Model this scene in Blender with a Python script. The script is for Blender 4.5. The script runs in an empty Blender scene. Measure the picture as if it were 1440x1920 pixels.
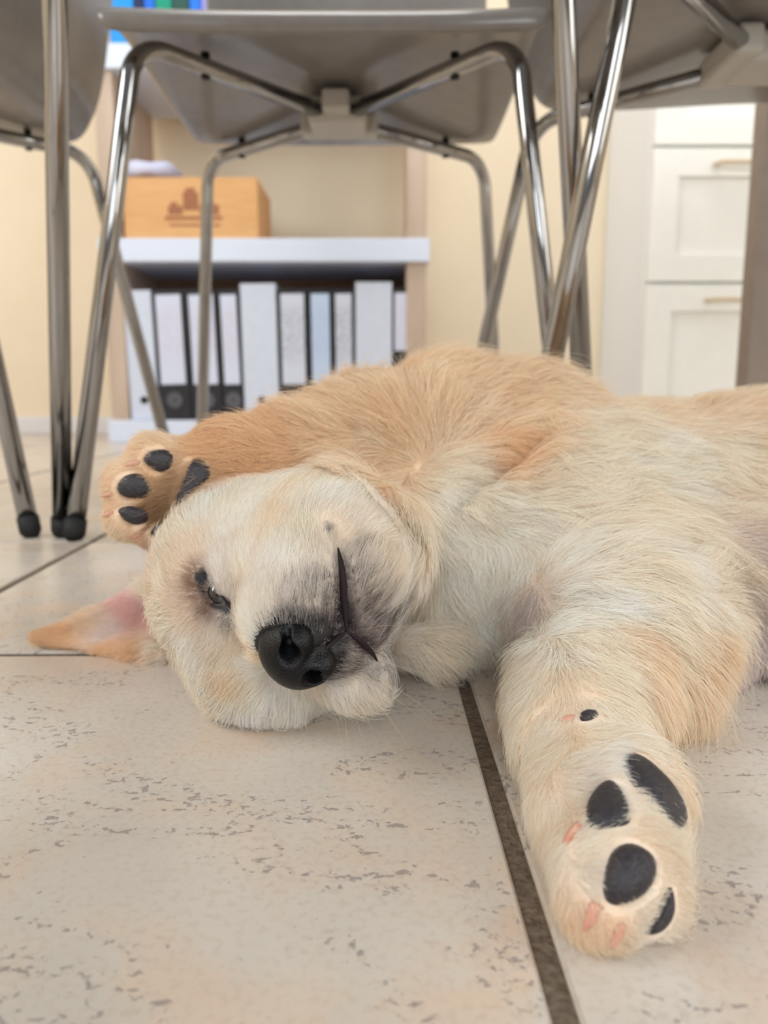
import bpy, bmesh, math, random
import numpy as np
from mathutils import Vector, Matrix

FUR = True
random.seed(4)
rng = np.random.default_rng(7)
SC = bpy.context.scene
COL = SC.collection

# ------------------------------------------------------------------ camera
FPX = 1441.0                      # focal length in pixels of the 1440 wide frame
CAM_H = 0.127
PITCH = math.radians(9.03)
cam_d = bpy.data.cameras.new('camera')
cam = bpy.data.objects.new('camera', cam_d)
COL.objects.link(cam)
cam.location = (0, 0, CAM_H)
cam.rotation_euler = (math.radians(90) - PITCH, 0, 0)
cam_d.sensor_fit = 'HORIZONTAL'
cam_d.sensor_width = 36.0
cam_d.lens = 36.0 * FPX / 1440.0
cam_d.clip_start = 0.01
cam_d.dof.use_dof = True
cam_d.dof.focus_distance = 0.255
cam_d.dof.aperture_fstop = 15.0
SC.camera = cam

# ------------------------------------------------------------------ world, lights, exposure
w = bpy.data.worlds.new('world')
SC.world = w
w.use_nodes = True
w.node_tree.nodes['Background'].inputs['Color'].default_value = (0.95, 0.97, 1.0, 1)
w.node_tree.nodes['Background'].inputs['Strength'].default_value = 0.30


def area(name, loc, target, sx, sy, power, color):
    d = bpy.data.lights.new(name, 'AREA')
    d.shape = 'RECTANGLE'
    d.size, d.size_y = sx, sy
    d.energy = power
    d.color = color
    o = bpy.data.objects.new(name, d)
    COL.objects.link(o)
    o.location = loc
    o.rotation_euler = (Vector(target) - Vector(loc)).to_track_quat('-Z', 'Y').to_euler()
    return o


area('window_light_left', (-2.04, 0.2, 1.45), (0.0, 0.8, 0.3), 1.6, 1.3, 62, (0.93, 0.965, 1.0))
area('window_light_right', (2.04, 0.1, 1.0), (0.3, 0.9, 0.3), 1.9, 1.6, 54, (0.90, 0.955, 1.0))
area('fill_light_front', (0.2, -2.4, 1.3), (0.1, 0.6, 0.2), 2.0, 1.6, 60, (0.91, 0.96, 1.0))  # added fill from behind the camera, stands for no known window
area('wall_fill_light', (0.2, 1.25, 2.45), (0.3, 1.7, 0.0), 1.6, 0.8, 33, (0.98, 0.98, 0.98))  # unseen overhead fill, added to brighten the back wall and floor
SC.view_settings.view_transform = 'Standard'
SC.view_settings.look = 'None'
SC.view_settings.gamma = 1.0
SC.view_settings.use_curve_mapping = False
SC.view_settings.exposure = -0.28
SC.cycles.max_bounces = 10
SC.cycles.diffuse_bounces = 6
SC.cycles.glossy_bounces = 4
SC.cycles.transparent_max_bounces = 8
SC.cycles.use_adaptive_sampling = True
SC.cycles.adaptive_threshold = 0.015

# ------------------------------------------------------------------ helpers
sP, cP = math.sin(PITCH), math.cos(PITCH)
C_RIGHT = np.array([1.0, 0, 0])
C_UP = np.array([0, sP, cP])
C_FWD = np.array([0, cP, -sP])
CAM = np.array([0, 0, CAM_H])


def ray(px, py):
    return C_RIGHT * ((px - 720.0) / FPX) + C_UP * ((960.0 - py) / FPX) + C_FWD


def at(px, py, Y):
    d = ray(px, py)
    return CAM + d * (Y / d[1])


def onz(px, py, Z=0.0):
    d = ray(px, py)
    return CAM + d * ((Z - CAM_H) / d[2])


def lin(c):
    c = np.asarray(c, float) / 255.0
    return np.where(c <= 0.04045, c / 12.92, ((c + 0.055) / 1.055) ** 2.4)


def rgba(c):
    v = lin(c)
    return (float(v[0]), float(v[1]), float(v[2]), 1.0)


def mat(name, col=(200, 200, 200), rough=0.5, metal=0.0, spec=0.5, coat=0.0):
    m = bpy.data.materials.new(name)
    m.use_nodes = True
    b = m.node_tree.nodes['Principled BSDF']
    b.inputs['Base Color'].default_value = rgba(col)
    b.inputs['Roughness'].default_value = rough
    b.inputs['Metallic'].default_value = metal
    b.inputs['Specular IOR Level'].default_value = spec
    b.inputs['Coat Weight'].default_value = coat
    return m


class NT:
    """short hand for building node trees"""
    def __init__(s, m):
        s.t = m.node_tree
        s.b = s.t.nodes['Principled BSDF']

    def n(s, kind, **kw):
        nd = s.t.nodes.new(kind)
        for k, v in kw.items():
            if k.startswith('i_'):
                nd.inputs[k[2:].replace('_', ' ')].default_value = v
            else:
                setattr(nd, k, v)
        return nd

    def l(s, a, b):
        s.t.links.new(a, b)

    def math(s, op, a, b=None):
        nd = s.t.nodes.new('ShaderNodeMath')
        nd.operation = op
        for i, v in enumerate((a, b)):
            if v is None:
                continue
            if hasattr(v, 'links'):
                s.l(v, nd.inputs[i])
            else:
                nd.inputs[i].default_value = v
        return nd.outputs[0]

    def mix(s, fac, a, b):
        nd = s.t.nodes.new('ShaderNodeMix')
        nd.data_type = 'RGBA'
        for sock, v in ((nd.inputs[0], fac), (nd.inputs[6], a), (nd.inputs[7], b)):
            if hasattr(v, 'links'):
                s.l(v, sock)
            else:
                sock.default_value = v
        return nd.outputs[2]

    def ramp(s, fac, stops):
        nd = s.t.nodes.new('ShaderNodeValToRGB')
        e = nd.color_ramp.elements
        while len(e) < len(stops):
            e.new(0.5)
        for el, (p, c) in zip(e, stops):
            el.position = p
            el.color = c
        s.l(fac, nd.inputs[0])
        return nd.outputs[0]


def wood_mat(name, ca, cb, scale=(3, 3, 40), rough=0.5):
    m = mat(name, ca, rough)
    t = NT(m)
    tc = t.n('ShaderNodeTexCoord')
    mp = t.n('ShaderNodeMapping')
    mp.inputs['Scale'].default_value = scale
    t.l(tc.outputs['Object'], mp.inputs[0])
    ns = t.n('ShaderNodeTexNoise', i_Scale=4.0, i_Detail=5.0)
    t.l(mp.outputs[0], ns.inputs['Vector'])
    t.l(t.ramp(ns.outputs['Fac'], [(0.3, rgba(ca)), (0.7, rgba(cb))]), t.b.inputs['Base Color'])
    return m


def grain_mat(name, ca, cb, scale=30.0, rough=0.5, bump=0.0, spec=0.5):
    m = mat(name, ca, rough, spec=spec)
    t = NT(m)
    tc = t.n('ShaderNodeTexCoord')
    ns = t.n('ShaderNodeTexNoise', i_Scale=scale, i_Detail=4.0)
    t.l(tc.outputs['Object'], ns.inputs['Vector'])
    t.l(t.ramp(ns.outputs['Fac'], [(0.3, rgba(ca)), (0.7, rgba(cb))]), t.b.inputs['Base Color'])
    if bump:
        bp = t.n('ShaderNodeBump', i_Strength=bump, i_Distance=0.002)
        t.l(ns.outputs['Fac'], bp.inputs['Height'])
        t.l(bp.outputs[0], t.b.inputs['Normal'])
    return m


def link(name, me, m, parent=None):
    o = bpy.data.objects.new(name, me)
    COL.objects.link(o)
    if m is not None:
        me.materials.clear()
        me.materials.append(m)
    if parent is not None:
        o.parent = parent
    return o


def obj(name, bm, m, parent=None, smooth=False):
    bmesh.ops.recalc_face_normals(bm, faces=bm.faces[:])
    me = bpy.data.meshes.new(name)
    bm.to_mesh(me)
    bm.free()
    if smooth:
        me.polygons.foreach_set('use_smooth', [True] * len(me.polygons))
    return link(name, me, m, parent)


def mesh_np(name, v, f, m, parent=None, smooth=True):
    me = bpy.data.meshes.new(name)
    me.from_pydata([tuple(map(float, p)) for p in v], [], [tuple(map(int, q)) for q in f])
    me.update()
    if smooth:
        me.polygons.foreach_set('use_smooth', [True] * len(me.polygons))
    return link(name, me, m, parent)


def add_box(bm, x0, x1, y0, y1, z0, z1, bev=0.0, seg=2):
    r = bmesh.ops.create_cube(bm, size=1.0)
    vs = r['verts']
    for v in vs:
        v.co = Vector(((x0 + x1) / 2 + v.co.x * (x1 - x0), (y0 + y1) / 2 + v.co.y * (y1 - y0), (z0 + z1) / 2 + v.co.z * (z1 - z0)))
    if bev:
        es = list({e for v in vs for e in v.link_edges})
        bmesh.ops.bevel(bm, geom=es, offset=bev, segments=seg, affect='EDGES', profile=0.5)
    return bm


def box(name, x0, x1, y0, y1, z0, z1, m, parent=None, bev=0.002):
    return obj(name, add_box(bmesh.new(), x0, x1, y0, y1, z0, z1, bev), m, parent)


def sweep(bm, pts, r, n=14, cap=True):
    """a round tube along pts; r is a radius or one radius per point"""
    pts = [Vector(p) for p in pts]
    rr = r if hasattr(r, '__len__') else [r] * len(pts)
    up = Vector((0.13, 0.21, 0.97)).normalized()
    rings = []
    side = None
    for i, p in enumerate(pts):
        a = pts[max(0, i - 1)]
        b = pts[min(len(pts) - 1, i + 1)]
        t = (b - a).normalized()
        if side is None:
            side = t.cross(up)
            if side.length < 1e-3:
                side = t.cross(Vector((1, 0, 0)))
        side = (side - t * side.dot(t)).normalized()
        o = t.cross(side)
        rings.append([bm.verts.new(p + (side * math.cos(k * 2 * math.pi / n) + o * math.sin(k * 2 * math.pi / n)) * rr[i]) for k in range(n)])
    for a, b in zip(rings, rings[1:]):
        for k in range(n):
            bm.faces.new((a[k], a[(k + 1) % n], b[(k + 1) % n], b[k]))
    if cap:
        bm.faces.new(rings[0][::-1])
        bm.faces.new(rings[-1])
    return bm


def fillet(a, b, c, rad, n=10):
    """points of the path a-b-c with corner b rounded"""
    a, b, c = Vector(a), Vector(b), Vector(c)
    u, v = (a - b).normalized(), (c - b).normalized()
    ang = u.angle(v)
    d = rad / math.tan(ang / 2)
    p, q = b + u * d, b + v * d
    cen = b + (u + v).normalized() * (rad / math.sin(ang / 2))
    e0, e1 = p - cen, q - cen
    tot = e0.angle(e1)
    out = [a]
    for i in range(n + 1):
        s = i / n
        out.append(cen + (e0 * math.sin((1 - s) * tot) + e1 * math.sin(s * tot)) / math.sin(tot))
    out.append(c)
    return out


def thing(name, label, cat, loc=(0, 0, 0), rz=0.0, group=None):
    o = bpy.data.objects.new(name, None)
    o.empty_display_size = 0.05
    COL.objects.link(o)
    o.location = loc
    o.rotation_euler = (0, 0, rz)
    tag(o, label, cat, group)
    return o


def tag(o, label, cat, group=None):
    o['label'] = label
    o['category'] = cat
    if group:
        o['group'] = group
    return o


def struct(o):
    o['kind'] = 'structure'
    return o


# ------------------------------------------------------------------ room shell
m_wall = grain_mat('cream_wall_paint', (243, 229, 203), (239, 223, 196), 6.0, 0.85, 0.1, 0.2)
m_base = mat('white_baseboard', (228, 226, 228), 0.4)
m_grout = grain_mat('brown_grout', (96, 83, 70), (126, 112, 97), 420.0, 0.95, 0.9, 0.1)

YW = 2.25
struct(box('wall_back', -2.1, 2.1, YW, YW + 0.1, 0.0, 2.5, m_wall, bev=0))
struct(box('wall_left', -2.2, -2.1, -3.0, YW + .1, 0.0, 2.5, m_wall, bev=0))
struct(box('wall_right', 2.1, 2.2, -3.0, YW + .1, 0.0, 2.5, m_wall, bev=0))
struct(box('baseboard_back', -2.1, 0.61, YW - 0.012, YW, 0.0, 0.05, m_base, bev=0.003))


def tile_material():
    m = mat('beige_floor_tile', (205, 190, 175), 0.28, spec=0.5)
    t = NT(m)
    tc = t.n('ShaderNodeTexCoord')
    oi = t.n('ShaderNodeObjectInfo')
    off = t.n('ShaderNodeVectorMath', operation='SCALE')
    cmb = t.n('ShaderNodeCombineXYZ')
    t.l(oi.outputs['Random'], cmb.inputs[0])
    t.l(t.math('MULTIPLY', oi.outputs['Random'], 7.31), cmb.inputs[1])
    t.l(cmb.outputs[0], off.inputs[0])
    off.inputs['Scale'].default_value = 9.0
    add = t.n('ShaderNodeVectorMath', operation='ADD')
    t.l(tc.outputs['Object'], add.inputs[0])
    t.l(off.outputs[0], add.inputs[1])
    P = add.outputs[0]

    def noise(scale, detail=4.0, vec=P, rough=0.5, dist=0.0):
        nd = t.n('ShaderNodeTexNoise', i_Scale=scale, i_Detail=detail, i_Roughness=rough, i_Distortion=dist)
        t.l(vec, nd.inputs['Vector'])
        return nd.outputs['Fac']

    def stretch(sx, sy, rot):
        mp = t.n('ShaderNodeMapping')
        mp.inputs['Scale'].default_value = (sx, sy, 1)
        mp.inputs['Rotation'].default_value = (0, 0, rot)
        t.l(P, mp.inputs[0])
        return mp.outputs[0]

    base = t.ramp(noise(9.0, 6.0), [(0.3, rgba((192, 184, 173))), (0.5, rgba((206, 197, 185))), (0.72, rgba((217, 211, 203)))])
    cloud = t.ramp(noise(16.0, 6.0, rough=0.62, dist=0.6), [(0.47, (0, 0, 0, 1)), (0.68, (1, 1, 1, 1))])
    c1 = t.mix(t.math('MULTIPLY', cloud, 0.5), base, rgba((218, 180, 146)))
    grit = t.ramp(noise(420.0, 2.0), [(0.36, (0, 0, 0, 1)), (0.5, (1, 1, 1, 1))])
    c2 = t.mix(t.math('MULTIPLY', t.math('SUBTRACT', 1.0, grit), 0.22), c1, rgba((176, 150, 128)))
    # dark flecks gathered along loose veins
    vein = noise(11.0, 3.0, stretch(0.75, 1.5, 0.35), 0.6, 1.2)
    band = t.math('SUBTRACT', 1.0, t.math('MINIMUM', t.math('MULTIPLY', t.math('ABSOLUTE', t.math('SUBTRACT', vein, 0.5)), 15.0), 1.0))
    fl = noise(430.0, 3.0, stretch(0.75, 1.0, 0.2), 0.62, 0.5)
    thr = t.math('SUBTRACT', 0.695, t.math('MULTIPLY', band, 0.165))
    fleck = t.math('MINIMUM', t.math('MAXIMUM', t.math('MULTIPLY', t.math('SUBTRACT', fl, thr), 22.0), 0.0), 1.0)
    c3 = t.mix(t.math('MULTIPLY', fleck, 0.62), c2, rgba((122, 112, 112)))
    t.l(c3, t.b.inputs['Base Color'])
    bp = t.n('ShaderNodeBump', i_Strength=0.25, i_Distance=0.0006)
    hgt = t.math('SUBTRACT', noise(300.0, 3.0), t.math('MULTIPLY', fleck, 0.7))
    t.l(hgt, bp.inputs['Height'])
    t.l(bp.outputs[0], t.b.inputs['Normal'])
    return m


def build_floor():
    m_tile = tile_material()
    fl = struct(box('floor', -2.1, 2.1, -3.0, YW, -0.03, -0.0016, m_grout, bev=0))
    fl.data.materials[0] = m_grout
    pitch, gap = 0.2795, 0.0058
    half = (pitch - gap) / 2
    rot = math.radians(0.75)
    bm = bmesh.new()
    add_box(bm, -half, half, -half, half, -0.012, 0.0, 0)
    top = [e for e in bm.edges if all(v.co.z > -0.001 for v in e.verts)]
    bmesh.ops.bevel(bm, geom=top, offset=0.0008, segments=2, affect='EDGES')
    bmesh.ops.recalc_face_normals(bm, faces=bm.faces[:])
    me = bpy.data.meshes.new('tile')
    bm.to_mesh(me)
    bm.free()
    me.materials.append(m_tile)
    cr, sr = math.cos(rot), math.sin(rot)
    ox, oy = 0.0345, 0.3625            # a corner where four tiles meet
    for i in range(-9, 9):
        for j in range(-9, 7):
            lx, ly = (i + 0.5) * pitch, (j + 0.5) * pitch
            x, y = ox + lx * cr - ly * sr, oy + lx * sr + ly * cr
            if abs(x) > 2.0 or y > YW + 0.01 or y < -2.0:
                continue
            o = bpy.data.objects.new('tile', me)
            COL.objects.link(o)
            o.parent = fl
            o.location = (x, y, random.uniform(-0.0003, 0.0))
            o.rotation_euler = (0, 0, rot + math.radians(random.uniform(-0.08, 0.08)))


build_floor()

# ------------------------------------------------------------------ chairs
m_shell = grain_mat('pale_grey_chair_plastic', (138, 133, 128), (132, 127, 122), 60.0, 0.2, 0.0, 0.5)
m_chrome = mat('brushed_steel_tube', (168, 167, 166), 0.09, 1.0)
m_rubber = mat('black_rubber', (16, 16, 17), 0.7)
m_hubp = mat('grey_hub_plastic', (188, 184, 176), 0.45)

SEAT_PROFILE = [(-0.206, 0.430, .384), (-0.209, 0.440, .394), (-0.196, 0.449, .398), (-0.13, 0.456, .40), (-0.05, 0.455, .402), (0.04, 0.449, .402), (0.13, 0.445, .400),
                (0.175, 0.449, .396), (0.192, 0.472, .386), (0.208, 0.50, .382), (0.220, 0.56, .384), (0.235, 0.66, .392), (0.250, 0.76, .38), (0.256, 0.80, .33)]


def shell_mesh():
    nu = 17
    v, f = [], []
    for k, (y, z, wd) in enumerate(SEAT_PROFILE):
        for i in range(nu):
            s = -1 + 2 * i / (nu - 1)
            x = s * wd / 2
            lift = 0.004 * abs(s) ** 3
            if k < 7:
                v.append((x, y, z + lift))
            else:
                v.append((x, y - lift * 1.6, z + lift * 0.3))
    for k in range(len(SEAT_PROFILE) - 1):
        for i in range(nu - 1):
            a = k * nu + i
            f.append((a, a + 1, a + nu + 1, a + nu))
    return v, f


LEGS = [((-.172, -.184), (-.212, -.283)), ((.172, -.184), (.212, -.283)), ((-.188, .18), (-.232, .262)), ((.188, .18), (.232, .262))]


def make_chair(label, hub, rz, group, legs=None):
    t = thing('shell_chair', label, 'chair', (hub[0], hub[1], 0), rz, group)
    v, f = shell_mesh()
    s = mesh_np('seat_shell', v, f, m_shell, t)
    so = s.modifiers.new('thick', 'SOLIDIFY')
    so.thickness = 0.009
    so.offset = 1.0
    sb = s.modifiers.new('round', 'SUBSURF')
    sb.levels = sb.render_levels = 2
    bm = bmesh.new()
    add_box(bm, -0.032, 0.032, -0.03, 0.03, 0.418, 0.446, 0.006)
    add_box(bm, -0.045, 0.045, 0.02, 0.045, 0.420, 0.446, 0.005)
    add_box(bm, -0.015, 0.015, -0.05, -0.02, 0.424, 0.446, 0.004)
    obj('hub', bm, m_hubp, t)
    zt = 0.436
    for (cx, cy), (fx, fy) in legs or LEGS:
        bm = bmesh.new()
        foot = Vector((fx, fy, 0.012))
        corner = Vector((cx, cy, zt))
        path = fillet(Vector((cx * .1, cy * .12, 0.431)), corner, foot, 0.042, 12)
        sweep(bm, path, 0.0083, 18)
        lg = obj('leg', bm, m_chrome, t, True)
        bm = bmesh.new()
        d = (foot - corner).normalized()
        p0 = foot - d * 0.006
        sweep(bm, [p0, p0 + d * .012, Vector((fx, fy, 0.003)) + d * .001, Vector((fx, fy, 0.0))], [0.0094, 0.0094, 0.008, 0.005], 16)
        obj('rubber_foot', bm, m_rubber, lg, True)
        bm = bmesh.new()
        cc = Vector((cx * .70, cy * .70, zt - 0.002))
        sweep(bm, [cc + Vector((0, 0, 0.014)), cc - Vector((0, 0, 0.0095))], 0.0045, 10)
        obj('seat_stud', bm, m_rubber, t, True)
    return t


G_CH = 'shell chairs standing around the puppy'
make_chair('grey shell chair straight behind the puppy, front edge of its seat facing the camera', (-0.052, 0.93), 0.0, G_CH)
make_chair('grey shell chair at the left edge with its backrest turned to the middle', (-0.572, 0.893), math.radians(-90), G_CH)
make_chair('grey shell chair at the right with crossing steel legs, its seat beside the table leg', (0.355, 0.775), math.radians(90), G_CH)
make_chair('grey shell chair over the puppy, only its two front steel legs showing', (-0.051, 0.376), math.radians(180), G_CH,
           [((-.166, -.184), (-.229, -.283)), ((.166, -.184), (.229, -.283)), LEGS[2], LEGS[3]])

# ------------------------------------------------------------------ table at the right
m_table = grain_mat('taupe_table_paint', (150, 136, 124), (143, 129, 117), 40.0, 0.5)
tb = thing('table', 'taupe table on square legs at the right behind the chair', 'table', (0.97, 0.8, 0))
for sx in (-1, 1):
    for sy in (-1, 1):
        x, y = sx * 0.36, sy * 0.49
        obj('leg', add_box(bmesh.new(), x - .02, x + .02, y - .02, y + .02, 0, 0.715, 0.002), m_table, tb)
obj('tabletop', add_box(bmesh.new(), -.40, .40, -.54, .54, 0.735, 0.76, 0.003), m_table, tb)
bm = bmesh.new()
add_box(bm, -.36, .36, -.50, -.48, 0.675, 0.735)
add_box(bm, -.36, .36, .48, .50, 0.675, 0.735)
add_box(bm, -.37, -.35, -.48, .48, 0.675, 0.735)
add_box(bm, .35, .37, -.48, .48, 0.675, 0.735)
obj('apron', bm, m_table, tb)

# ------------------------------------------------------------------ shelf unit
m_post = wood_mat('washed_oak', (188, 166, 146), (204, 184, 166), (9, 9, 1.2), 0.55)
m_board = mat('white_shelf_board', (220, 229, 246), 0.35)
m_back = wood_mat('dark_oak_back', (150, 116, 88), (168, 134, 104), (2, 2, 14), 0.6)
SX0, SX1, SY0, SY1 = -0.668, 0.104, 1.88, 2.20
sh = thing('shelf_unit', 'oak and white shelf unit against the cream wall, ring binders at its foot', 'shelf', (-0.282, 2.04, 0))


def rel(o, root):
    o.location = Vector(o.location) - Vector(root.location)
    return o


def shelf_part(name, x0, x1, y0, y1, z0, z1, m, bev=0.0025):
    L = sh.location
    return box(name, x0 - L.x, x1 - L.x, y0 - L.y, y1 - L.y, z0, z1, m, sh, bev)


shelf_part('side_panel', SX0 + .004, SX0 + .047, SY0 + .006, SY1, 0.052, 1.62, m_post)
shelf_part('side_panel', SX1 - .051, SX1 - .004, SY0 + .006, SY1, 0.052, 1.62, m_post)
shelf_part('plinth_board', SX0 - .002, SX1 + .002, SY0 - .006, SY1, 0.0, 0.054, m_board)
for z in (0.424, 0.845, 1.27):
    shelf_part('shelf_board', SX0 - .003, SX1 + .003, SY0 - .008, SY1, z, z + 0.053, m_board)
shelf_part('back_panel', SX0 + .047, SX1 - .051, SY1 - .012, SY1, 0.054, 0.424, m_back, 0)

# ring binders
m_wbind = grain_mat('white_binder_card', (216, 224, 240), (210, 218, 235), 50.0, 0.35)
m_kbind = grain_mat('black_binder_card', (26, 26, 31), (34, 34, 40), 200.0, 0.45)
m_ring = mat('dark_finger_ring', (104, 104, 110), 0.35, 0.6)
m_hole = mat('binder_hole', (8, 8, 9), 0.8)


def label_mat(name, paper, ink, amount, sx=40.0, sz=200.0):
    m = mat(name, paper, 0.6)
    t = NT(m)
    tc = t.n('ShaderNodeTexCoord')
    mp = t.n('ShaderNodeMapping')
    mp.inputs['Scale'].default_value = (sx, 1, sz)
    t.l(tc.outputs['Object'], mp.inputs[0])
    ns = t.n('ShaderNodeTexNoise', i_Scale=3.0, i_Detail=2.0)
    t.l(mp.outputs[0], ns.inputs['Vector'])
    sep = t.n('ShaderNodeSeparateXYZ')
    t.l(tc.outputs['Object'], sep.inputs[0])
    up = t.ramp(sep.outputs[2], [(0.12, (0, 0, 0, 1)), (0.17, (1, 1, 1, 1)), (0.25, (1, 1, 1, 1)), (0.28, (0, 0, 0, 1))])
    mk = t.ramp(ns.outputs['Fac'], [(0.52, (0, 0, 0, 1)), (0.6, (1, 1, 1, 1))])
    f = t.math('MULTIPLY', t.math('MULTIPLY', up, mk), amount)
    t.l(t.mix(f, rgba(paper), rgba(ink)), t.b.inputs['Base Color'])
    return m


m_lab = {'red': label_mat('label_red_marks', (214, 221, 240), (200, 150, 160), 0.5),
         'ink': label_mat('label_ink_scrawl', (212, 218, 234), (96, 98, 112), 0.75, 90.0, 60.0),
         'blue': label_mat('label_blue', (196, 214, 240), (120, 150, 200), 0.5),
         'plain': label_mat('label_plain', (214, 218, 238), (180, 186, 206), 0.3)}


def cyl(bm, x, y0, y1, z, r, n=24):
    return sweep(bm, [(x, y0, z), (x, y1, z)], r, n)


def binder(px0, px1, kind, lab, label, tilt, top=0.318, ring_z=0.047, lab_lo=0.085):
    # spine width from the span it takes at mid height of the shelf bay
    k = 1.868 / FPX
    x0, x1 = (px0 - 720) * k, (px1 - 720) * k
    wd = (x1 - x0) - 0.001
    yf = SY0 + 0.012
    t = thing('ring_binder', label, 'binder', ((x0 + x1) / 2, yf, 0.0555), 0, 'ring binders on the bottom shelf')
    t.rotation_euler = (0, math.radians(tilt), 0)
    h = top
    m = m_wbind if kind == 'w' else m_kbind
    bm = bmesh.new()
    hw = wd / 2
    add_box(bm, -hw, hw, 0, 0.004, 0, h, 0.0012)
    add_box(bm, -hw, -hw + .003, 0.003, 0.27, 0, h, 0.001)
    add_box(bm, hw - .003, hw, 0.003, 0.27, 0, h, 0.001)
    obj('cover', bm, m, t)
    obj('paper_block', add_box(bmesh.new(), -hw + .006, hw - .006, 0.012, 0.25, 0.006, h - .018), m_lab['plain'], t)
    if lab:
        bm = bmesh.new()
        add_box(bm, -hw * .78, hw * .78, -0.0012, 0.001, lab_lo, h - .012, 0.0004, 1)
        obj('spine_label', bm, m_lab[lab], t)
    rad = min(0.019, hw * .82) if kind == 'k' else 0.009
    if ring_z:
        bm = bmesh.new()
        cyl(bm, 0, -0.002, 0.002, ring_z, rad)
        rg = obj('finger_ring', bm, m_ring if kind == 'k' else m_hole, t, False)
        bm = bmesh.new()
        cyl(bm, 0, -0.003, 0.001, ring_z, rad * .55 if kind == 'w' else 0.003)
        obj('finger_hole', bm, m_hole, rg)
    return t


binder(244, 297, 'w', None, 'white ring binder leaning at the left end of the bottom shelf', -1.6, 0.306)
binder(298, 358, 'k', 'red', 'black ring binder with red marks on its label, second from the shelf left end', -1.6, 0.308)
binder(359, 418, 'k', 'red', 'wide black ring binder with white label, third from the shelf left end', -1.6, 0.308)
binder(419, 457, 'k', 'red', 'narrow black ring binder just left of the middle white binder', -1.4, 0.308)
binder(458, 524, 'w', None, 'white ring binder with black finger hole in the middle of the row', -0.8, 0.322)
binder(525, 581, 'k', 'ink', 'black ring binder with dark vertical handwriting on its label', -0.6, 0.31)
binder(582, 626, 'k', 'blue', 'narrow black ring binder with light blue label', -0.5, 0.31, 0.062)
binder(627, 666, 'k', 'ink', 'narrow black ring binder left of the right hand white binder', -0.4, 0.31)
binder(667, 735, 'w', None, 'glossy white ring binder near the right end of the shelf', 0.0, 0.325)
binder(736, 766, 'k', 'plain', 'slim black ring binder with short white label at the shelf right end', 0.0, 0.312, None, 0.165)

# wooden box on the middle board, with a dark fort-like print
m_boxw = wood_mat('orange_pine', (212, 160, 102), (222, 172, 116), (3, 3, 20), 0.55)
m_boxd = wood_mat('orange_pine_end', (205, 150, 92), (214, 160, 102), (3, 3, 20), 0.55)
m_print = grain_mat('brown_stamp_ink', (150, 96, 66), (168, 112, 76), 300.0, 0.7)
zb = 0.477
bx0, bx1, byf = -0.615, -0.298, 1.90
wb = thing('wooden_crate', 'orange pine wooden crate with a dark stamped emblem on the middle shelf', 'box', ((bx0 + bx1) / 2, byf + .11, zb))
hw = (bx1 - bx0) / 2
obj('front_board', add_box(bmesh.new(), -hw, hw, -.11, -.098, 0.001, .142, .0015), m_boxw, wb)
obj('back_board', add_box(bmesh.new(), -hw, hw, .098, .11, 0.001, .142, .0015), m_boxw, wb)
for s in (-1, 1):
    obj('end_board', add_box(bmesh.new(), s * hw - (.012 if s > 0 else 0), s * hw + (.012 if s < 0 else 0), -.098, .098, 0.001, .142, .0015), m_boxd, wb)
obj('bottom_board', add_box(bmesh.new(), -hw + .012, hw - .012, -.098, .098, 0.001, .010), m_boxd, wb)
bm = bmesh.new()
yp = -.1106
for (a, b, c, d) in [(-.016, .020, .068, .108), (-.010, .012, .108, .118), (-.052, -.018, .058, .078), (.022, .068, .058, .080), (-.046, -.030, .078, .086), (.036, .056, .080, .088),
                     (-.06, .075, .046, .054), (-.05, .07, .032, .037)]:
    add_box(bm, a, b, yp, yp + .001, c, d)
obj('stamped_emblem', bm, m_print, wb)

# pale lavender bundle standing in the crate
m_lav = grain_mat('lavender_wrap', (214, 216, 238), (200, 204, 232), 30.0, 0.5)
bm = bmesh.new()
bmesh.ops.create_uvsphere(bm, u_segments=28, v_segments=16, radius=1.0)
for v in bm.verts:
    x, y, z = v.co
    p = 3.2
    n = (abs(x) ** p + abs(y) ** p + abs(z) ** p) ** (1 / p)
    x, y, z = x / n, y / n, z / n
    v.co = (x * .068 + .006 * z, y * .088, z * .023 + .004 * math.sin(5 * x + 3 * y) * z)
o = obj('wrapped_bundle', bm, m_lav, None, True)
o.location = (-0.566, 1.992, zb + .142 + .0235)
tag(o, 'pale lavender wrapped bundle lying on top of the pine crate', 'bundle')

# folders on the upper board
fold = [(195, 250, (10, 150, 235), 'wide bright blue folder at the left end of the upper shelf'), (251, 269, (18, 34, 84), 'thin navy folder beside the wide bright blue folder'),
        (270, 290, (20, 110, 225), 'thin blue folder left of the green folder on the upper shelf'), (291, 322, (0, 150, 120), 'green folder on the upper shelf'),
        (323, 354, (40, 82, 74), 'dark green folder right of the green folder'), (355, 376, (30, 120, 230), 'blue folder between the dark green and lavender folders'),
        (377, 393, (150, 150, 226), 'thin lavender folder at the right of the folder row')]
for px0, px1, c, lb in fold:
    k = 1.735 / FPX
    x0, x1 = (px0 - 720) * k, (px1 - 720) * k
    m = mat('folder_colour', c, 0.4)
    t = thing('folder', lb, 'folder', ((x0 + x1) / 2, SY0 + .012, 0.8985), 0, 'coloured folders on the upper shelf')
    hw = (x1 - x0) / 2 - .0008
    bm = bmesh.new()
    add_box(bm, -hw, hw, 0, .003, 0, .30, .001)
    add_box(bm, -hw, -hw + .002, .002, .23, 0, .30)
    add_box(bm, hw - .002, hw, .002, .23, 0, .30)
    obj('cover', bm, m, t)
    obj('paper_block', add_box(bmesh.new(), -hw + .003, hw - .003, .006, .22, .003, .29), m_lab['plain'], t)

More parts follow.
